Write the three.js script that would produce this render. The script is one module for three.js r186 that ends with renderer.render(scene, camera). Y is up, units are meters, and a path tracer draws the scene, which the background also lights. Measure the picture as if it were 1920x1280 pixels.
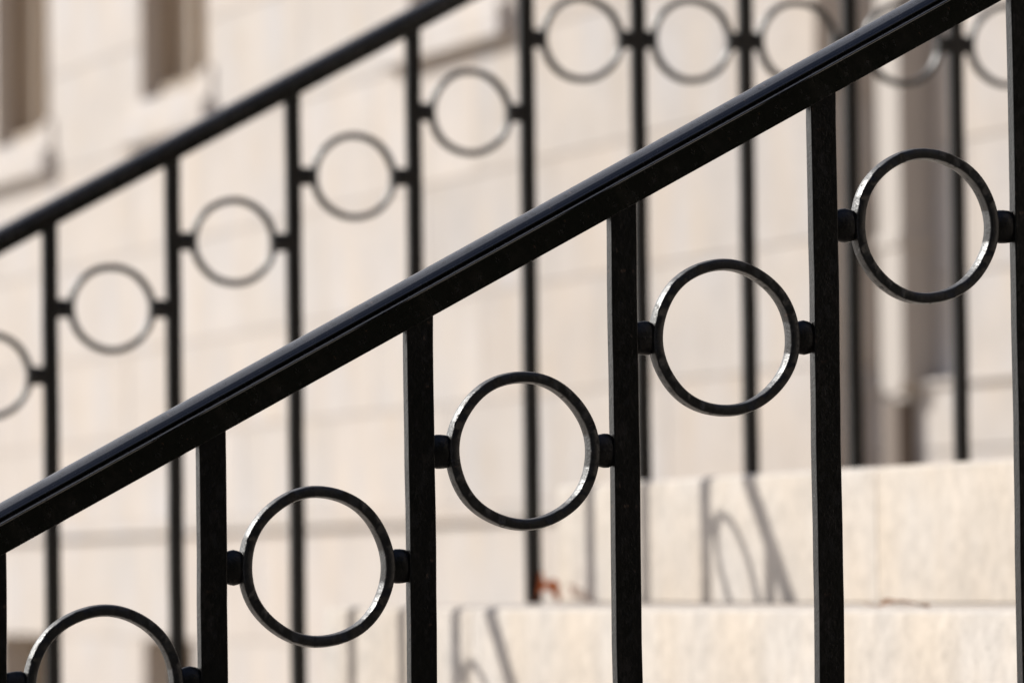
import * as THREE from 'three';
import { mergeGeometries, toCreasedNormals } from 'three/addons/utils/BufferGeometryUtils.js';

// ---------------------------------------------------------------- camera, sky, sun, exposure
const EYE = 1.5;                                   // lens height above the ground
const scene = new THREE.Scene();
const camera = new THREE.PerspectiveCamera(6.697, 1024 / 682, 0.1, 600);
camera.position.set(0, EYE, 0);
camera.rotation.order = 'YXZ';
camera.rotation.set(0.03999, -0.3109, -0.01299);
camera.focus = 3.97;
camera.userData.fStop = 10.5;
const SUN = new THREE.Vector3(-1, 0.965, -1.39).normalize();
// clear, slightly hazy sky: pale near the horizon, blue overhead, a soft aureole round the sun
{
  const W = 512, H = 256, d = new Float32Array(W * H * 4), zen = [0.055, 0.12, 0.32], hor = [0.74, 0.72, 0.69];
  for (let j = 0; j < H; j++) for (let i = 0; i < W; i++) {
    const el = ((j + 0.5) / H - 0.5) * Math.PI, az = ((i + 0.5) / W - 0.5) * 2 * Math.PI;
    const x = Math.cos(az) * Math.cos(el), y = Math.sin(el), z = Math.sin(az) * Math.cos(el), c = x * SUN.x + y * SUN.y + z * SUN.z;
    const t = Math.exp(-Math.max(0, y) * 2.6), glow = 0.85 * Math.pow(Math.max(0, c), 3) + 0.9 * Math.pow(Math.max(0, c), 50), rl = 0.85 + 0.15 * c * c;
    for (let k = 0; k < 3; k++) d[(j * W + i) * 4 + k] = (zen[k] + (hor[k] - zen[k]) * t) * rl + glow * [1, 0.96, 0.885][k];
    d[(j * W + i) * 4 + 3] = 1;
  }
  const sky = new THREE.DataTexture(d, W, H, THREE.RGBAFormat, THREE.FloatType);
  sky.mapping = THREE.EquirectangularReflectionMapping; sky.magFilter = THREE.LinearFilter; sky.needsUpdate = true;
  scene.background = sky; scene.environment = sky;
}
const sun = new THREE.DirectionalLight(new THREE.Color(1, 0.965, 0.91), 5);
sun.name = 'sun';
sun.position.copy(SUN).multiplyScalar(40).add(new THREE.Vector3(2, 1, -8));
sun.target.position.set(2, 1, -8);
sun.castShadow = true;
sun.shadow.mapSize.set(4096, 4096);
Object.assign(sun.shadow.camera, { left: -16, right: 16, top: 16, bottom: -16, near: 1, far: 120 });
sun.shadow.camera.updateProjectionMatrix();
scene.add(sun, sun.target);
const renderer = new THREE.WebGLRenderer({ antialias: true });
renderer.toneMapping = THREE.LinearToneMapping;
renderer.toneMappingExposure = 1.08;
renderer.shadowMap.enabled = true;

// ---------------------------------------------------------------- helpers
let seed = 20;
const rnd = () => { seed = (seed + 0x6d2b79f5) | 0; let t = Math.imul(seed ^ (seed >>> 15), 1 | seed); t = (t + Math.imul(t ^ (t >>> 7), 61 | t)) ^ t; return ((t ^ (t >>> 14)) >>> 0) / 4294967296; };
const between = (a, b) => a + (b - a) * rnd();
const clamp = THREE.MathUtils.clamp, lerp = THREE.MathUtils.lerp, smooth = THREE.MathUtils.smoothstep;

function hash(ix, iy, k) { let h = Math.imul(ix, 374761393) + Math.imul(iy, 668265263) + Math.imul(k, 974711); h = Math.imul(h ^ (h >>> 13), 1274126177); return ((h ^ (h >>> 16)) >>> 0) / 4294967296; }
function vnoise(x, y, px, py, k) {                 // value noise that tiles after px, py cells
  const ix = Math.floor(x), iy = Math.floor(y), fx = x - ix, fy = y - iy, s = fx * fx * (3 - 2 * fx), t = fy * fy * (3 - 2 * fy);
  const m = (a, n) => ((a % n) + n) % n, x0 = m(ix, px), x1 = m(ix + 1, px), y0 = m(iy, py), y1 = m(iy + 1, py);
  return lerp(lerp(hash(x0, y0, k), hash(x1, y0, k), s), lerp(hash(x0, y1, k), hash(x1, y1, k), s), t);
}
function fbm(u, v, cx, cy, oct, k) { let a = 0, w = 0.5, n = 0; for (let i = 0; i < oct; i++) { a += w * vnoise(u * cx, v * cy, cx, cy, k + i); n += w; w *= 0.55; cx *= 2; cy *= 2; } return a / n; }
function texture(size, fn, srgb) {                 // fn(u, v) -> [r, g, b] in 0..1 (already sRGB for colour maps)
  const d = new Uint8Array(size * size * 4);
  for (let j = 0; j < size; j++) for (let i = 0; i < size; i++) {
    const c = fn(i / size, j / size), o = (j * size + i) * 4;
    d[o] = clamp(c[0], 0, 1) * 255; d[o + 1] = clamp(c[1], 0, 1) * 255; d[o + 2] = clamp(c[2], 0, 1) * 255; d[o + 3] = 255;
  }
  const t = new THREE.DataTexture(d, size, size);
  t.wrapS = t.wrapT = THREE.RepeatWrapping; t.magFilter = THREE.LinearFilter; t.minFilter = THREE.LinearMipmapLinearFilter; t.generateMipmaps = true;
  if (srgb) t.colorSpace = THREE.SRGBColorSpace;
  t.needsUpdate = true;
  return t;
}
const toS = (x) => (x <= 0.0031308 ? 12.92 * x : 1.055 * Math.pow(x, 1 / 2.4) - 0.055);
function boxUV(g, size, ox = 0, oy = 0) {          // uv in metres / size, by the direction each face points
  g = g.index ? g.toNonIndexed() : g;
  if (!g.attributes.normal) g.computeVertexNormals();
  const p = g.attributes.position, uv = new Float32Array(p.count * 2), a = new THREE.Vector3(), b = new THREE.Vector3(), c = new THREE.Vector3();
  for (let i = 0; i < p.count; i += 3) {
    a.fromBufferAttribute(p, i); b.fromBufferAttribute(p, i + 1).sub(a); c.fromBufferAttribute(p, i + 2).sub(a);
    const n = b.cross(c), ax = Math.abs(n.x), ay = Math.abs(n.y), az = Math.abs(n.z);
    for (let j = 0; j < 3; j++) {
      const x = p.getX(i + j), y = p.getY(i + j), z = p.getZ(i + j);
      const q = ax >= ay && ax >= az ? [z, y] : ay >= az ? [x, z] : [x, y];
      uv[(i + j) * 2] = q[0] / size + ox; uv[(i + j) * 2 + 1] = q[1] / size + oy;
    }
  }
  g.setAttribute('uv', new THREE.BufferAttribute(uv, 2));
  return g;
}
const taken = {};
function numbered(n) { const k = taken[n] = (taken[n] ?? -1) + 1; return k ? n + '_' + String(k).padStart(3, '0') : n; }
function mesh(name, g, m, parent) {
  const o = new THREE.Mesh(g, m);
  o.name = name; o.castShadow = o.receiveShadow = true;
  parent.add(o);
  return o;
}
function thing(name, label, category, group, kind) {
  const o = new THREE.Group();
  o.name = numbered(name);
  o.userData = { label, category };
  if (group) o.userData.group = group;
  if (kind) o.userData.kind = kind;
  scene.add(o);
  return o;
}
function box(x0, x1, y0, y1, z0, z1) { const g = new THREE.BoxGeometry(x1 - x0, y1 - y0, z1 - z0); g.translate((x0 + x1) / 2, (y0 + y1) / 2, (z0 + z1) / 2); return g; }
function chamferBox(x0, x1, y0, y1, z0, z1, r) {   // a box whose twelve edges are cut at 45 degrees
  const pts = [], X = [x0, x1], Y = [y0, y1], Z = [z0, z1];
  const cx = (x0 + x1) / 2, cy = (y0 + y1) / 2, cz = (z0 + z1) / 2, hx = (x1 - x0) / 2, hy = (y1 - y0) / 2, hz = (z1 - z0) / 2;
  const P = [], I = [];
  const face = (n, u, v, hn, hu, hv) => { const s = P.length; for (const [a, b] of [[-1, -1], [1, -1], [1, 1], [-1, 1]]) P.push([0, 1, 2].map((k) => n[k] * hn + u[k] * a * (hu - r) + v[k] * b * (hv - r))); return s; };
  const ex = [1, 0, 0], ey = [0, 1, 0], ez = [0, 0, 1], neg = (e) => e.map((q) => -q);
  const F = [[ex, ey, ez, hx, hy, hz], [neg(ex), ez, ey, hx, hz, hy], [ey, ez, ex, hy, hz, hx], [neg(ey), ex, ez, hy, hx, hz], [ez, ex, ey, hz, hx, hy], [neg(ez), ey, ex, hz, hy, hx]];
  const tri = (a, b, c) => { const q = new THREE.Vector3(...a), w = new THREE.Vector3(...b), e = new THREE.Vector3(...c); const n = w.clone().sub(q).cross(e.clone().sub(q)), m = q.clone().add(w).add(e); if (n.dot(m) < 0) [b, c] = [c, b]; I.push(...a, ...b, ...c); };
  for (const f of F) { const s = face(...f); tri(P[s], P[s + 1], P[s + 2]); tri(P[s], P[s + 2], P[s + 3]); }
  for (const [a, b, c, ha, hb, hc] of [[0, 1, 2, hx, hy, hz], [1, 2, 0, hy, hz, hx], [2, 0, 1, hz, hx, hy]]) for (const sa of [-1, 1]) for (const sb of [-1, 1]) {
    const q = (w, t) => { const o = [0, 0, 0]; o[a] = sa * (w ? ha - r : ha); o[b] = sb * (w ? hb : hb - r); o[c] = t * (hc - r); return o; };
    tri(q(0, -1), q(0, 1), q(1, 1)); tri(q(0, -1), q(1, 1), q(1, -1));
  }
  for (const a of [-1, 1]) for (const b of [-1, 1]) for (const c of [-1, 1]) tri([a * hx, b * (hy - r), c * (hz - r)], [a * (hx - r), b * hy, c * (hz - r)], [a * (hx - r), b * (hy - r), c * hz]);
  const g = new THREE.BufferGeometry();
  g.setAttribute('position', new THREE.Float32BufferAttribute(I, 3));
  g.translate(cx, cy, cz); g.computeVertexNormals();
  return g;
}

// ---------------------------------------------------------------- materials
// stone: a pale warm limestone, fine grain, cloudy patches and vertical weather streaks
function stoneMap(base, grain, cloud, streak, k) {
  return texture(1024, (u, v) => {
    const c = fbm(u, v, 4, 4, 4, k) - 0.5, g = fbm(u, v, 36, 36, 4, k + 20) - 0.5, s = fbm(u, v, 22, 3, 4, k + 40) - 0.5, sp = fbm(u, v, 128, 128, 2, k + 60);
    const warm = fbm(u, v, 5, 3, 3, k + 80) - 0.5, pit = sp > 0.74 ? (sp - 0.74) * 1.6 : 0;
    const m = 1 + cloud * c * 2 + grain * g * 2 + streak * s * 2 - pit;
    return [toS(base[0] * m * (1 + 0.08 * warm)), toS(base[1] * m * (1 - 0.04 * warm)), toS(base[2] * m * (1 - 0.22 * warm))];
  }, true);
}
const stoneBump = texture(512, (u, v) => { const a = 0.55 * fbm(u, v, 48, 48, 4, 301) + 0.45 * fbm(u, v, 10, 10, 3, 330); return [a, a, a]; });
const stepMap = stoneMap([0.53, 0.474, 0.41], 0.19, 0.1, 0.03, 500);
const wallMap = stoneMap([0.555, 0.508, 0.468], 0.06, 0.09, 0.01, 600);
const tint = (m, c) => { const q = m.clone(); q.color.setRGB(...c); return q; };
const stepStone = new THREE.MeshStandardMaterial({ map: stepMap, bumpMap: stoneBump, bumpScale: 0.0016, roughness: 0.9 });
const wallStone = new THREE.MeshStandardMaterial({ map: wallMap, bumpMap: stoneBump, bumpScale: 0.002, roughness: 0.92 });
const wallTones = [[1, 1, 1], [0.985, 0.98, 0.975], [1, 0.985, 0.965], [0.97, 0.97, 0.965], [0.99, 0.97, 0.95]].map((c) => tint(wallStone, c));
const greyTones = [[0.88, 0.885, 0.89], [0.91, 0.905, 0.895], [0.87, 0.87, 0.87], [0.91, 0.89, 0.865]].map((c) => tint(wallStone, c));
const stepTones = [[1, 1, 1], [0.96, 0.955, 0.95], [1, 0.985, 0.96]].map((c) => tint(stepStone, c));
const mortar = new THREE.MeshStandardMaterial({ color: new THREE.Color().setRGB(0.55, 0.485, 0.42), roughness: 0.95, bumpMap: stoneBump, bumpScale: 0.002 });

// iron: glossy black paint, brushed on, with dust specks, chips and a dimpled skin
const paintMap = texture(1024, (u, v) => {
  const d = fbm(u, v, 90, 60, 3, 700), big = fbm(u, v, 7, 4, 4, 720), chip = fbm(u, v, 40, 22, 4, 740);
  const dust = smooth(d, 0.6, 0.85) * smooth(big, 0.45, 0.75), rust = smooth(chip, 0.72, 0.8) * smooth(big, 0.52, 0.64);
  const scuff = smooth(fbm(u, v, 12, 5, 4, 745), 0.56, 0.72) * smooth(fbm(u, v, 70, 34, 3, 750), 0.36, 0.62);
  const b = 0.0022 + 0.006 * dust + 0.008 * scuff;
  return [toS(b * 1.25 + 0.05 * rust), toS(b + 0.03 * rust), toS(b * 0.9 + 0.02 * rust)];
}, true);
const paintRough = texture(512, (u, v) => { const a = 0.34 + 0.12 * (fbm(u, v, 20, 12, 4, 760) - 0.5) + 0.2 * smooth(fbm(u, v, 60, 40, 3, 780), 0.6, 0.8); return [a, a, a]; });
const paintBump = texture(1024, (u, v) => { const f = fbm(u, v, 110, 80, 3, 800), c = fbm(u, v, 18, 9, 3, 820), sp = smooth(fbm(u, v, 70, 70, 2, 840), 0.74, 0.8); const a = 0.3 * f + 0.55 * c + 0.12 * sp; return [a, a, a]; });
const iron = new THREE.MeshPhysicalMaterial({ map: paintMap, roughnessMap: paintRough, roughness: 1, bumpMap: paintBump, bumpScale: 0.0005, metalness: 0, ior: 1.4 });
const wornIron = iron.clone(); wornIron.roughness = 1.3; wornIron.ior = 1.58; wornIron.bumpScale = 0.0006;   // the rings: the same paint, duller from weather
const capIron = iron.clone(); capIron.roughness = 0.58; capIron.ior = 1.58; capIron.bumpScale = 0.00018;               // the cap, rubbed by hands
const PAINT = 0.16;                                // metres that one tile of the paint covers

// ---------------------------------------------------------------- ground
{
  const soil = texture(512, (u, v) => { const m = 0.6 + 0.9 * fbm(u, v, 24, 24, 4, 900), w = fbm(u, v, 6, 6, 3, 930); return [toS(0.062 * m * (0.8 + 0.4 * w)), toS(0.054 * m), toS(0.042 * m)]; }, true);
  const g = new THREE.PlaneGeometry(400, 400); g.rotateX(-Math.PI / 2);
  const uv = g.attributes.uv; for (let i = 0; i < uv.count; i++) uv.setXY(i, uv.getX(i) * 200, uv.getY(i) * 200);
  const o = mesh('ground', g, new THREE.MeshStandardMaterial({ map: soil, roughness: 0.95, bumpMap: stoneBump, bumpScale: 0.01 }), scene);
  o.userData = { kind: 'structure', label: 'dark gravelled ground around the house and staircase', category: 'ground' };
  const pav = stoneMap([0.34, 0.29, 0.235], 0.12, 0.12, 0.0, 950);
  const p = new THREE.PlaneGeometry(34, 38); p.rotateX(-Math.PI / 2); p.translate(-12.4, 0.004, -21.5);
  const q = p.attributes.uv; for (let i = 0; i < q.count; i++) q.setXY(i, q.getX(i) * 26, q.getY(i) * 29);
  const f = mesh('paved_forecourt', p, new THREE.MeshStandardMaterial({ map: pav, roughness: 0.95, bumpMap: stoneBump, bumpScale: 0.003 }), scene);
  f.userData = { kind: 'structure', label: 'pale stone paving along the house front', category: 'paving' };
}

// ---------------------------------------------------------------- staircase
const RISE = 0.1465, TREAD = 0.304, NOSE = 2.269, FLIGHT = 11, TOP = RISE * FLIGHT;
const ZFRONT = -3.7567, ZBACK = -6.8299;           // planes of the two railings
const ZS0 = ZBACK - 0.055, ZS1 = ZFRONT + 0.09, FACADE = 4.5, RECESS = 4.646, CORNER = -11.82;
const treadY = (x) => TOP - RISE * clamp(Math.ceil((NOSE - x) / TREAD - 1e-6), 0, FLIGHT);
{
  const st = thing('stone_staircase', 'pale limestone staircase climbing between the two black railings to a landing', 'staircase');
  const blockShape = (depth, h, r) => {
    const s = new THREE.Shape();
    s.moveTo(0, 0); s.lineTo(0, h - r);
    s.absarc(r, h - r, r, Math.PI, Math.PI / 2, true);
    s.lineTo(depth, h); s.lineTo(depth, 0); s.closePath();
    return s;
  };
  const put = (x, y, depth, z0, z1, tone) => {
    const r = 0.009, g0 = new THREE.ExtrudeGeometry(blockShape(depth, RISE - 0.002, r), { depth: z1 - z0 - 0.0024, bevelEnabled: false, curveSegments: 6, steps: 1 });
    g0.translate(x, y, z0 + 0.0012);
    mesh('step_stone', boxUV(toCreasedNormals(g0, 0.5), 0.5, rnd(), rnd()), stepTones[tone % 3], st);
  };
  const joints = { 0: [-5.799, -4.72], 1: [-6.28, -4.45], 2: [-5.72, -4.6] };
  for (let k = 0; k < FLIGHT; k++) {
    const x = NOSE - TREAD * k, y = TOP - RISE * (k + 1), js = joints[k] ?? [ZS0 + between(0.8, 1.3), ZS1 - between(0.7, 1.1)], zs = [ZS0, ...js, ZS1];
    for (let i = 0; i < zs.length - 1; i++) put(x, y + 0.001, k ? TREAD + 0.03 : 0.4, zs[i], zs[i + 1], (k + 2 * i) % 3);
  }
  // the landing: rows of slabs behind the top step, up to the house
  for (let r = 0; r < 3; r++) {
    const x0 = NOSE + 0.402 + r * 0.56, x1 = Math.min(x0 + 0.557, FACADE - 0.004), n = 4;
    for (let i = 0; i < n; i++) { const z0 = lerp(ZS0, ZS1, i / n), z1 = lerp(ZS0, ZS1, (i + 1) / n); mesh('landing_slab', boxUV(chamferBox(x0, x1, TOP - 0.1, TOP - 0.001, z0 + 0.002, z1 - 0.002, 0.003), 0.62, rnd(), rnd()), stepTones[(i + r) % 3], st); }
  }
  // the masonry that carries the stones, a little behind their faces
  const s = new THREE.Shape();
  s.moveTo(NOSE - TREAD * (FLIGHT - 1) + 0.004, 0);
  for (let k = FLIGHT - 1; k >= 0; k--) { const x = NOSE - TREAD * k + 0.004, y = TOP - RISE * k - 0.011; s.lineTo(x, y); s.lineTo(k ? x + TREAD : FACADE - 0.01, y); }
  s.lineTo(FACADE - 0.01, 0); s.closePath();
  const core = new THREE.ExtrudeGeometry(s, { depth: ZS1 - ZS0 - 0.02, bevelEnabled: false });
  core.translate(0, 0, ZS0 + 0.01);
  mesh('masonry_core', boxUV(core, 0.62), mortar, st);
}

// ---------------------------------------------------------------- house front
{
  const house = thing('stone_house', 'pale ashlar stone house front with tall windows, sills and belt course', 'building');
  const Y = (y) => y + EYE;
  // openings in the far wall: [z0, z1, y0, y1]
  const tall = [[-19.87, -19.05], [-17.783, -16.963], [-14.86, -14.04], [-21.95, -21.13]].map(([a, b]) => [a, b, Y(1.357), Y(3.1)]);
  const low = [[-19.87, -19.1], [-17.82, -17.2], [-21.95, -21.2]].map(([a, b]) => [a, b, Y(-0.95), Y(-0.185)]);
  const holes = [...tall, ...low];
  const Z0 = -27, Z1 = CORNER;
  const clear = (z0, z1, y0, y1) => {               // the stretches of [z0, z1] that no opening takes at this height
    let out = [[z0, z1]];
    for (const [a, b, c, d] of holes) if (c < y1 - 1e-4 && d > y0 + 1e-4) out = out.flatMap(([p, q]) => (b <= p || a >= q ? [[p, q]] : [[p, a], [b, q]].filter(([m, n]) => n - m > 0.01)));
    return out;
  };
  // backing wall of mortar and rubble, 4 mm behind the stones
  const lines = [0, ...new Set(holes.flatMap((h) => [h[2], h[3]])), 6.4].sort((a, b) => a - b), parts = [];
  for (let i = 0; i < lines.length - 1; i++) for (const [a, b] of clear(Z0, Z1, lines[i], lines[i + 1])) parts.push(box(FACADE + 0.004, FACADE + 0.5, lines[i], lines[i + 1], a, i >= 0 && b === Z1 ? b - 0.004 : b));
  mesh('wall', boxUV(mergeGeometries(parts), 0.9), mortar, house);
  mesh('recess_wall', boxUV(box(RECESS + 0.004, RECESS + 0.5, 0, 6.4, Z1 - 0.01, 0.5), 0.9), mortar, house);
  // stones, course by course
  const courses = [0, 0.3, 0.62, 0.95, Y(-0.185), Y(0.138), Y(0.178), Y(0.445), Y(0.72), Y(1.03), Y(1.357), Y(1.68), Y(2.0), Y(2.36), Y(2.73), Y(3.1)];
  const J = 0.0016;
  for (let c = 0; c < courses.length - 1; c++) {
    const y0 = courses[c], y1 = courses[c + 1], belt = c === 5;
    for (const [a, b] of clear(Z0, Z1, y0, y1)) {
      let z = a, n = Math.max(1, Math.round((b - a) / (belt ? 1.5 : 0.95)));
      const step = (b - a) / n, off = c % 2 && n > 2 ? step * 0.5 : 0;
      const cuts = [a]; for (let i = off ? 0 : 1; i < n; i++) cuts.push(a + off + i * step + between(-0.1, 0.1)); cuts.push(b);
      for (let i = 0; i < cuts.length - 1; i++) {
        const p = cuts[i], q = cuts[i + 1], end = q === Z1, grey = (p + q) / 2 > -14.2;
        const front = FACADE - (belt ? 0.02 : between(0, 0.002));
        const tone = grey ? greyTones[Math.floor(rnd() * 4)] : wallTones[Math.floor(rnd() * 5)];
        mesh(belt ? 'belt_stone' : 'ashlar_stone', boxUV(chamferBox(front, end ? RECESS + 0.005 : FACADE + 0.09, y0 + J, y1 - J, p + J, end ? q : q - J, 0.0015), 0.9, rnd(), rnd()), tone, house);
      }
    }
  }
  // recessed part by the landing: a plinth that stands out, then courses
  const rc = [TOP, Y(0.25), Y(0.392), Y(0.62), Y(0.9), Y(1.25), Y(1.62), Y(2.0), Y(2.36), Y(2.73), Y(3.1)];
  for (let c = 0; c < rc.length - 1; c++) {
    const plinth = c < 2, z0 = Z1 + 0.002, z1 = -7.2, n = 5, off = c % 2 ? 0.45 : 0;
    const cuts = [z0]; for (let i = off ? 0 : 1; i < n; i++) cuts.push(z0 + off + i * 0.92 + between(-0.06, 0.06)); cuts.push(z1);
    for (let i = 0; i < cuts.length - 1; i++) mesh(plinth ? 'plinth_stone' : 'ashlar_stone', boxUV(chamferBox(RECESS - (plinth ? 0.034 : between(0, 0.003)), RECESS + 0.09, rc[c] + J, rc[c + 1] - J, cuts[i] + J * (i ? 1 : 0), cuts[i + 1] - J, 0.0015), 0.9, rnd(), rnd()), greyTones[Math.floor(rnd() * 4)], house);
  }
  mesh('plinth_ledge', boxUV(chamferBox(RECESS - 0.045, RECESS + 0.05, Y(0.385), Y(0.399), Z1 + 0.003, -7.2, 0.002), 0.9), greyTones[2], house);
  mesh('upper_wall', boxUV(box(FACADE + 0.001, FACADE + 0.4, Y(3.1), 6.5, Z0, Z1), 0.9), wallTones[1], house);
  mesh('upper_recess_wall', boxUV(box(RECESS + 0.001, RECESS + 0.4, Y(3.1), 6.5, Z1 + 0.002, 0.5), 0.9), greyTones[1], house);

  // tall windows: sill with raised stooling at its ends, timber frame, panes, drawn curtain
  const wood = new THREE.MeshStandardMaterial({ color: new THREE.Color().setRGB(0.37, 0.295, 0.22), roughness: 0.6 });
  const glass = new THREE.MeshPhysicalMaterial({ color: 0xffffff, roughness: 0.03, transmission: 1, thickness: 0, ior: 1.5 });
  const cloth = new THREE.MeshStandardMaterial({ color: new THREE.Color().setRGB(0.56, 0.435, 0.3), roughness: 0.95 });
  const plaster = new THREE.MeshStandardMaterial({ color: new THREE.Color().setRGB(0.5, 0.43, 0.35), roughness: 0.9 });
  const win = (name, [z0, z1, y0, y1], depth, sill, drape) => {
    const x = FACADE + depth, f = 0.04, w = mesh(name, boxUV(mergeGeometries([
      box(x, x + 0.05, y0, y1, z0 + 0.001, z0 + f), box(x, x + 0.05, y0, y1, z1 - f, z1 - 0.001), box(x, x + 0.05, y0, y0 + f + 0.15 * sill, z0 + f, z1 - f), box(x, x + 0.05, y1 - f, y1, z0 + f, z1 - f),
    ]), 0.5), wood, house);
    const zm = (z0 + z1) / 2, ys = y0 + f + 0.15 * sill;
    mesh('glazing_bar', boxUV(mergeGeometries([box(x + 0.004, x + 0.044, ys, y1 - f, zm - 0.016, zm + 0.016), box(x + 0.006, x + 0.042, lerp(ys, y1, 0.5) - 0.02, lerp(ys, y1, 0.5) + 0.02, z0 + f, zm - 0.016), box(x + 0.006, x + 0.042, lerp(ys, y1, 0.5) - 0.02, lerp(ys, y1, 0.5) + 0.02, zm + 0.016, z1 - f)]), 0.5), wood, w);
    for (const [a, b] of [[z0 + f, zm - 0.016], [zm + 0.016, z1 - f]]) for (const [p, q] of [[ys, lerp(ys, y1, 0.5) - 0.02], [lerp(ys, y1, 0.5) + 0.02, y1 - f]]) {
      const g = new THREE.PlaneGeometry(b - a, q - p); g.rotateY(-Math.PI / 2); g.translate(x + 0.026, (p + q) / 2, (a + b) / 2);
      mesh('pane', g, glass, w);
    }
    if (drape) {
      const g = new THREE.PlaneGeometry(z1 - z0, y1 - y0, 60, 1); g.rotateY(-Math.PI / 2);
      const p = g.attributes.position; for (let i = 0; i < p.count; i++) p.setX(i, 0.006 * Math.sin(p.getZ(i) * 52 + 1) + 0.004 * Math.sin(p.getZ(i) * 23));
      g.translate(x + 0.062, (y0 + y1) / 2, zm); g.computeVertexNormals();
      mesh('curtain', g, cloth, w);
    }
    if (!drape) mesh('room_wall', boxUV(box(x + 1.2, x + 1.22, y0 - 0.6, y1 + 0.4, z0 - 0.8, z1 + 0.8), 0.9), plaster, w);   // a bare room behind the panes
    return w;
  };
  for (const t of tall) {
    const w = win('window', t, 0.05, 1, true), [z0, z1, y0] = t, a = z0 - 0.145, b = z1 + 0.09, s = new THREE.Shape();
    // a projecting bar below, and above it the weathered wash with a raised stool at each end
    mesh('sill', boxUV(chamferBox(FACADE - 0.045, FACADE + 0.046, y0 + 0.002, y0 + 0.086, a, b, 0.006), 0.9, rnd(), rnd()), wallTones[0], w);
    const top = y0 + 0.143, bot = y0 + 0.086, up = 0.04;
    s.moveTo(a + 0.03, bot); s.lineTo(b - 0.02, bot); s.lineTo(b - 0.02, top + up); s.lineTo(z1 - 0.01, top + up); s.lineTo(z1 - 0.16, top); s.lineTo(z0 + 0.04, top); s.lineTo(z0 - 0.02, top + up * 0.4); s.lineTo(a + 0.03, top + up * 0.4); s.closePath();
    const g = new THREE.ExtrudeGeometry(s, { depth: 0.05, bevelEnabled: true, bevelThickness: 0.004, bevelSize: 0.004, bevelOffset: -0.004, bevelSegments: 2 });
    g.rotateY(-Math.PI / 2); g.translate(FACADE + 0.04, 0, 0);   // shape x -> z, depth -> -x
    mesh('sill_stool', boxUV(g, 0.9, rnd(), rnd()), wallTones[0], w);
  }
  for (const l of low) win('basement_window', l, 0.12, 0, false);

  // downpipe in the corner of the recess, with a bracket and a turned-out foot
  const pipeMat = new THREE.MeshStandardMaterial({ color: new THREE.Color().setRGB(0.45, 0.405, 0.36), roughness: 0.6 });
  const boxPipe = (z0, z1, x0, x1, y0, y1, r) => {       // a rectangular pipe with a rounded lower end
    const q = new THREE.Shape(); q.moveTo(z0, y1); q.lineTo(z0, y0 + r); q.absarc(z0 + r, y0 + r, r, Math.PI, Math.PI * 1.5); q.lineTo(z1 - r, y0); q.absarc(z1 - r, y0 + r, r, -Math.PI / 2, 0); q.lineTo(z1, y1); q.closePath();
    const g = new THREE.ExtrudeGeometry(q, { depth: x1 - x0 - 0.006, bevelEnabled: true, bevelThickness: 0.003, bevelSize: 0.003, bevelOffset: -0.003, bevelSegments: 2, curveSegments: 8 });
    g.rotateY(-Math.PI / 2); g.translate(x1 - 0.003, 0, 0);
    return boxUV(g, 0.5);
  };
  const pipe = mesh('downpipe', boxPipe(-11.636, -11.503, 4.566, RECESS - 0.002, Y(0.372), 7, 0.045), pipeMat, house);
  mesh('drain_boot', boxPipe(-11.634, -11.547, 4.569, RECESS - 0.037, TOP - 0.2, Y(0.36), 0.004), new THREE.MeshStandardMaterial({ color: new THREE.Color().setRGB(0.17, 0.13, 0.1), roughness: 0.7 }), pipe);
  for (const y of [Y(0.7), Y(1.9)]) mesh('bracket', boxUV(chamferBox(4.56, RECESS + 0.01, y - 0.014, y + 0.014, -11.642, -11.497, 0.002), 0.5), pipeMat, pipe);
}

// ---------------------------------------------------------------- railings
const BAR_W = 0.0185, BAR_D = 0.011, RING_R = 0.0534, RING_T = 0.0066, RING_D = 0.0125;
const barGeo = (h, ox) => {                        // an upright flat bar with softened arrises, base at y = 0
  const r = 0.0009, w = BAR_W / 2, d = BAR_D / 2, s = new THREE.Shape();
  s.moveTo(-w + r, -d); s.lineTo(w - r, -d); s.absarc(w - r, -d + r, r, -Math.PI / 2, 0); s.lineTo(w, d - r); s.absarc(w - r, d - r, r, 0, Math.PI / 2);
  s.lineTo(-w + r, d); s.absarc(-w + r, d - r, r, Math.PI / 2, Math.PI); s.lineTo(-w, -d + r); s.absarc(-w + r, -d + r, r, Math.PI, Math.PI * 1.5);
  const g = new THREE.ExtrudeGeometry(s, { depth: h, bevelEnabled: false, curveSegments: 3, steps: 24 });
  g.rotateX(-Math.PI / 2);
  const p = g.attributes.position, q = rnd() * 50;  // hand-finished: the arrises wander by a few tenths of a millimetre
  for (let i = 0; i < p.count; i++) { const y = p.getY(i); p.setX(i, p.getX(i) + 0.00022 * Math.sin(y * 31 + q) + 0.00012 * Math.sin(y * 83 + q * 2)); }
  return boxUV(toCreasedNormals(g, 0.9), PAINT, ox, rnd());
};
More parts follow.
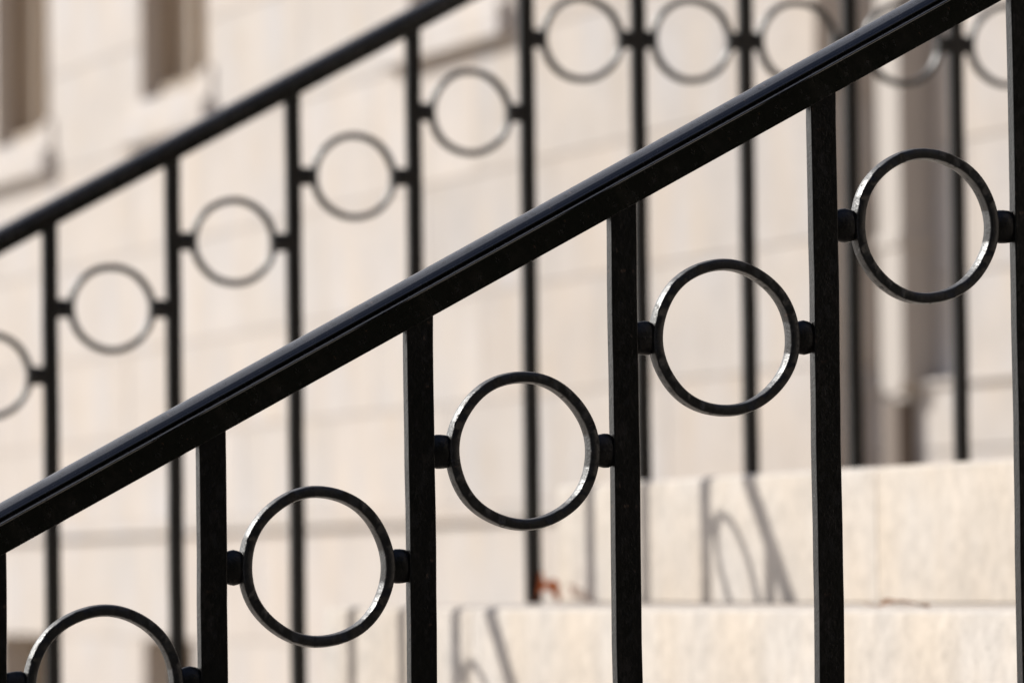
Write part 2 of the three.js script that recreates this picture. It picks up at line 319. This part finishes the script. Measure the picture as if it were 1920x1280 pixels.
const ringGeo = (k) => {
  const a = RING_R - RING_T, b = RING_R, d = RING_D / 2, r = 0.0008; let prof = [];
  for (const [x, y, s] of [[a, -d, 0], [b, -d, 1], [b, d, 2], [a, d, 3]]) {
    const cx = x === a ? a + r : b - r, cy = y < 0 ? -d + r : d - r, t0 = [Math.PI, Math.PI * 1.5, 0, Math.PI / 2][s];
    for (let i = 0; i <= 3; i++) prof.push(new THREE.Vector2(cx + r * Math.cos(t0 + (i / 3) * Math.PI / 2), cy + r * Math.sin(t0 + (i / 3) * Math.PI / 2)));
  }
  // hot-rolled stock: the inner and outer sides are slightly crowned
  const crown = (p) => { const t = p.y / d, k = 0.0008 * (1 - t * t); return new THREE.Vector2(p.x + (p.x > (a + b) / 2 ? k : -k), p.y); };
  const side = []; for (let j = 0; j < prof.length; j++) { side.push(prof[j]); if (j === 7 || j === 15) { const q = prof[j], w = prof[(j + 1) % 16]; for (let i = 1; i < 8; i++) side.push(new THREE.Vector2(q.x, lerp(q.y, w.y, i / 8))); } }
  prof = side.map(crown);
  prof.push(prof[0].clone());
  const N = 120, P = [], U = [], I = [];
  let len = [0]; for (let i = 1; i < prof.length; i++) len.push(len[i - 1] + prof[i].distanceTo(prof[i - 1]));
  for (let i = 0; i <= N; i++) {
    const th = (i / N) * Math.PI * 2, wob = 0.00025 * Math.sin(th * 3 + k) + 0.00016 * Math.sin(th * 7 + 2 * k) ;
    for (let j = 0; j < prof.length; j++) { const rr = prof[j].x + wob; P.push(rr * Math.cos(th), rr * Math.sin(th), prof[j].y); U.push(k * 0.37 + (th * RING_R) / PAINT, len[j] / PAINT + k * 0.21); }
  }
  const M = prof.length;
  for (let i = 0; i < N; i++) for (let j = 0; j < M - 1; j++) { const q = i * M + j; I.push(q, q + M, q + 1, q + 1, q + M, q + M + 1); }
  const g = new THREE.BufferGeometry();
  g.setAttribute('position', new THREE.Float32BufferAttribute(P, 3)); g.setAttribute('uv', new THREE.Float32BufferAttribute(U, 2)); g.setIndex(I);
  const h = toCreasedNormals(g, 0.9);
  return h;
};
const ringVariants = [0, 1, 2, 3, 4, 5].map(ringGeo);
const collarVariants = [0, 1, 2].map((k) => {      // a squat rivet-like bead between ring and bar
  const prof = [[0.0095, -1], [0.0105, -0.8], [0.0114, -0.45], [0.0118, 0], [0.0114, 0.45], [0.0105, 0.8], [0.0095, 1]].map(([r, t]) => new THREE.Vector2(r, t));
  const g = new THREE.LatheGeometry([new THREE.Vector2(0.0001, -1), ...prof.slice(0), new THREE.Vector2(0.0001, 1)], 40);
  g.rotateZ(Math.PI / 2); g.scale(0.0068, 1, 0.45);
  const p = g.attributes.position; for (let i = 0; i < p.count; i++) { const y = p.getY(i), x = p.getX(i); p.setY(i, y * (1 + 0.02 * Math.sin(x * 600 + k * 2))); }
  g.computeVertexNormals();
  return boxUV(g, PAINT, k * 0.3, k * 0.2);
});
function profileRail(pts, length, dir) {           // pts: [z, v] with v measured up across the rail; extruded along the slope
  const s = new THREE.Shape(); s.moveTo(...pts[0]); for (const q of pts.slice(1)) s.lineTo(...q); s.closePath();
  const g = new THREE.ExtrudeGeometry(s, { depth: length, bevelEnabled: false, steps: Math.max(1, Math.round(length / 0.1)) });
  const M = new THREE.Matrix4().makeBasis(new THREE.Vector3(0, 0, 1), new THREE.Vector3(-dir.y, dir.x, 0), new THREE.Vector3(dir.x, dir.y, 0));
  const c = toCreasedNormals(g, 0.7);
  const p = c.attributes.position, uv = new Float32Array(p.count * 2);
  for (let i = 0; i < p.count; i++) { uv[2 * i] = p.getZ(i) / PAINT; uv[2 * i + 1] = (p.getY(i) - Math.abs(p.getX(i))) / PAINT; }
  c.setAttribute('uv', new THREE.BufferAttribute(uv, 2));
  c.applyMatrix4(M);
  if (M.determinant() < 0) { for (let i = 0; i < p.count; i += 3) for (const at of Object.values(c.attributes)) { const n = at.itemSize; for (let k = 0; k < n; k++) { const t = at.array[i * n + k]; at.array[i * n + k] = at.array[(i + 1) * n + k]; at.array[(i + 1) * n + k] = t; } } }
  return c;
}
// cross-section, millimetres above the underside (30 mm in all): flat bar with a bead on its upper arris, then the rounded cap
const barHalf = [[7.2, 0], [7.6, 0.4], [7.6, 17.4], [8.4, 17.8], [16.6, 18.0], [17.4, 18.25], [17.8, 18.8], [17.7, 19.3], [17.3, 19.5], [15.8, 20.15], [14.2, 20.9], [13.2, 21.25], [12.2, 21.3], [12.0, 21.5]];
const barPts = [...barHalf, ...barHalf.slice().reverse().map(([a, b]) => [-a, b])].map(([a, b]) => [a / 1000, b / 1000]);
const capHalf = [[11.8, 21.3], [12.0, 22.3], [13.7, 22.35], [14.1, 22.5], [14.2, 22.75], [14.0, 23.05], [13.4, 23.35], [12.8, 23.65], [12.5, 24.2], [12.0, 24.9], [11.2, 25.7], [10.0, 26.6], [8.8, 27.65], [7.3, 28.65], [5.5, 29.35], [3.5, 29.8], [1.5, 30.0], [0.4, 30.05]];
const capPts = [...capHalf, ...capHalf.slice().reverse().map(([a, b]) => [-a, b])].map(([a, b]) => [a / 1000, b / 1000]);
function railing(label, z, xs, bottom, ringY, turnX, landingRing, landingBottom) {
  const r = thing('stair_railing', label, 'railing', 'pair of stair railings');
  const Y = (y) => y + EYE, [m, c] = bottom, x0 = xs[0] - 0.06, dir = new THREE.Vector2(1, m).normalize();
  const rail = (xa, ya, xb, yb) => {
    const d = new THREE.Vector2(xb - xa, yb - ya), L = d.length(); d.normalize();
    const bar = mesh('handrail', profileRail(barPts, L, d), capIron, r); bar.position.set(xa, ya, z);
    mesh('cap_rail', profileRail(capPts, L, d), capIron, bar);
  };
  rail(x0, Y(m * x0 + c), turnX + 0.012, Y(m * (turnX + 0.012) + c));
  rail(turnX - 0.002, Y(landingBottom), FACADE - 0.002, Y(landingBottom));
  xs.forEach((x, i) => {
    const base = treadY(x) - 0.002, top = x < turnX ? Y(m * x + c) + 0.012 : Y(landingBottom) + 0.008;
    const b = mesh('baluster', barGeo(top - base, rnd()), iron, r); b.position.set(x, base, z);
    if (i === xs.length - 1) return;
    const xm = (x + xs[i + 1]) / 2, half = (xs[i + 1] - x) / 2, y = xm < turnX - 0.06 ? ringY[0] * xm + ringY[1] : landingRing;
    const ring = mesh('ring', ringVariants[(i * 5 + 2) % 6], wornIron, r); ring.position.set(xm + between(-0.0003, 0.0003), Y(y) + between(-0.0004, 0.0004), z + between(-0.0004, 0.0004)); ring.rotation.set(between(-0.014, 0.014), between(-0.018, 0.018), between(-0.01, 0.01)); ring.scale.set(1 + between(-0.004, 0.004), 1 + between(-0.005, 0.005), 1);
    const gap = half - BAR_W / 2 - RING_R + 0.0012;
    for (const s of [-1, 1]) { const k = mesh('collar', collarVariants[(i + (s > 0)) % 3], iron, ring); k.position.x = s * (RING_R - 0.0008 + gap / 2); k.scale.x = (gap / 2 + 0.0014) / 0.0068; }
  });
  return r;
}
const frontX = [0.8452, 0.9953, 1.1407, 1.2866, 1.4335, 1.5839]; for (let x = 0.8452 - 0.148; x > -0.6; x -= 0.148) frontX.unshift(x); for (let x = 1.5839 + 0.148; x < FACADE - 0.06; x += 0.148) frontX.push(x);
const backX = [1.612, 1.765, 1.917, 2.071, 2.218, 2.364, 2.506, 2.646, 2.789]; for (let x = 1.612 - 0.152; x > -0.6; x -= 0.152) backX.unshift(x); for (let x = 2.789 + 0.144; x < FACADE - 0.06; x += 0.144) backX.push(x);
railing('glossy black iron stair railing with rings, on the open side of the stairs', ZFRONT, frontX, [0.5285, -0.4325], [0.5225, -0.5507], 2.33, 0.66, 0.799);
railing('black iron stair railing with rings that turns level on the landing beside the house', ZBACK, backX, [0.5267, -0.4262], [0.53, -0.568], 2.322, 0.662, 0.797);

// ---------------------------------------------------------------- fallen leaves on the steps
function leaf(name, label, color, pos, len, wid, curl, lift, turn, tilt, trans) {
  const n = 14, m = 8, P = [], I = [];
  for (let i = 0; i <= n; i++) for (let j = 0; j <= m; j++) {
    const t = i / n, s = (j / m) * 2 - 1, w = wid * Math.pow(Math.sin(Math.PI * clamp(t, 0.02, 0.98)), 0.8) * (1 + 0.18 * Math.sin(t * 24 + s * 3));
    P.push((t - 0.5) * len, lift * Math.sin(t * Math.PI * 1.3) + curl * s * s * (0.6 + 0.5 * Math.sin(t * 7)), s * w * 0.5);
  }
  for (let i = 0; i < n; i++) for (let j = 0; j < m; j++) { const q = i * (m + 1) + j; I.push(q, q + 1, q + m + 1, q + 1, q + m + 2, q + m + 1); }
  const g = new THREE.BufferGeometry(); g.setAttribute('position', new THREE.Float32BufferAttribute(P, 3)); g.setIndex(I); g.computeVertexNormals();
  g.rotateX(tilt); g.rotateY(turn); g.computeBoundingBox(); g.translate(0, -g.boundingBox.min.y, 0);
  const stalk = new THREE.CylinderGeometry(0.0005, 0.0004, len * 0.4, 6); stalk.rotateZ(Math.PI / 2 - 0.2); stalk.translate(-len * 0.65, 0.001, 0); stalk.rotateY(turn);
  const mat = new THREE.MeshPhysicalMaterial({ color: new THREE.Color().setRGB(...color), roughness: 0.85, transmission: trans, thickness: 0, side: THREE.DoubleSide });
  const t = thing(name, label, 'leaf'); t.position.set(...pos);
  mesh('blade', g, mat, t); stalk.computeBoundingBox(); stalk.translate(0, -stalk.boundingBox.min.y, 0); mesh('stalk', stalk, mat, t);
}
const T1 = TOP - RISE - 0.001;
leaf('dry_leaf', 'curled rusty orange dry leaf at the foot of a landing-edge baluster', [0.5, 0.14, 0.035], [2.228, T1, -6.8], 0.036, 0.032, 0.016, 0.012, 0.35, 0.35, 0.08);
leaf('pale_leaf', 'pale bleached dry leaf leaning up beside the curled rusty leaf', [0.72, 0.6, 0.52], [2.25, T1, -6.745], 0.034, 0.013, 0.003, 0.016, 0.6, -0.9, 0.2);
leaf('flat_leaf', 'flat orange-brown leaf lying on the bare tread below the landing', [0.52, 0.3, 0.17], [2.05, T1, -5.17], 0.055, 0.03, 0.003, 0.003, 0.2, 0.06, 0.15);

// ---------------------------------------------------------------- evergreens across the forecourt, behind the viewer: the dark that the paint mirrors
{
  const leafMat = new THREE.MeshStandardMaterial({ color: new THREE.Color().setRGB(0.038, 0.042, 0.024), roughness: 0.8, side: THREE.DoubleSide });
  const bark = new THREE.MeshStandardMaterial({ color: new THREE.Color().setRGB(0.1, 0.075, 0.055), roughness: 0.95 });
  const clump = new THREE.BufferGeometry(), P = [];
  for (let i = 0; i < 14; i++) {
    const c = new THREE.Vector3(between(-1, 1), between(-1, 1), between(-1, 1)).multiplyScalar(0.2), a = new THREE.Vector3(between(-1, 1), between(-1, 1), between(-1, 1)).normalize(), b = new THREE.Vector3(between(-1, 1), between(-1, 1), between(-1, 1)).cross(a).normalize();
    for (const [p, q] of [[-1, 0], [0, 0.45], [1, 0], [-1, 0], [1, 0], [0, -0.45]]) { const v = c.clone().addScaledVector(a, p * 0.15).addScaledVector(b, q * 0.15); P.push(v.x, v.y, v.z); }
  }
  clump.setAttribute('position', new THREE.Float32BufferAttribute(P, 3)); clump.computeVertexNormals();
  const spots = []; for (let i = 0; i < 9; i++) spots.push([-13 + i * 3.6 + between(-0.5, 0.5), 10.5 + between(-0.8, 0.8), between(10, 12.5)]);
  spots.forEach(([x, z, h]) => {
    const t = thing('evergreen_tree', 'dense dark columnar evergreen tree in the row across the forecourt', 'tree', 'evergreens across the forecourt');
    t.position.set(x, 0, z);
    mesh('trunk', new THREE.CylinderGeometry(0.05, 0.2, h * 0.9, 10).translate(0, h * 0.45, 0), bark, t);
    const n = 2600, crown = new THREE.InstancedMesh(clump, leafMat, n), M = new THREE.Matrix4(), q = new THREE.Quaternion(), e = new THREE.Euler();
    for (let i = 0; i < n; i++) {
      const f = Math.pow(rnd(), 0.75), y = 0.25 + f * (h - 0.4), r = 2.7 * Math.pow(1 - f * 0.93, 0.45) * Math.sqrt(between(0.25, 1)) * between(0.85, 1.08), a = rnd() * Math.PI * 2, s = between(0.8, 1.4);
      M.compose(new THREE.Vector3(r * Math.cos(a), y, r * Math.sin(a)), q.setFromEuler(e.set(rnd() * 6, rnd() * 6, rnd() * 6)), new THREE.Vector3(s, s, s)); crown.setMatrixAt(i, M);
    }
    crown.name = 'crown'; crown.castShadow = crown.receiveShadow = true; crown.userData.kind = 'stuff';
    t.add(crown);
  });
}

renderer.render(scene, camera);
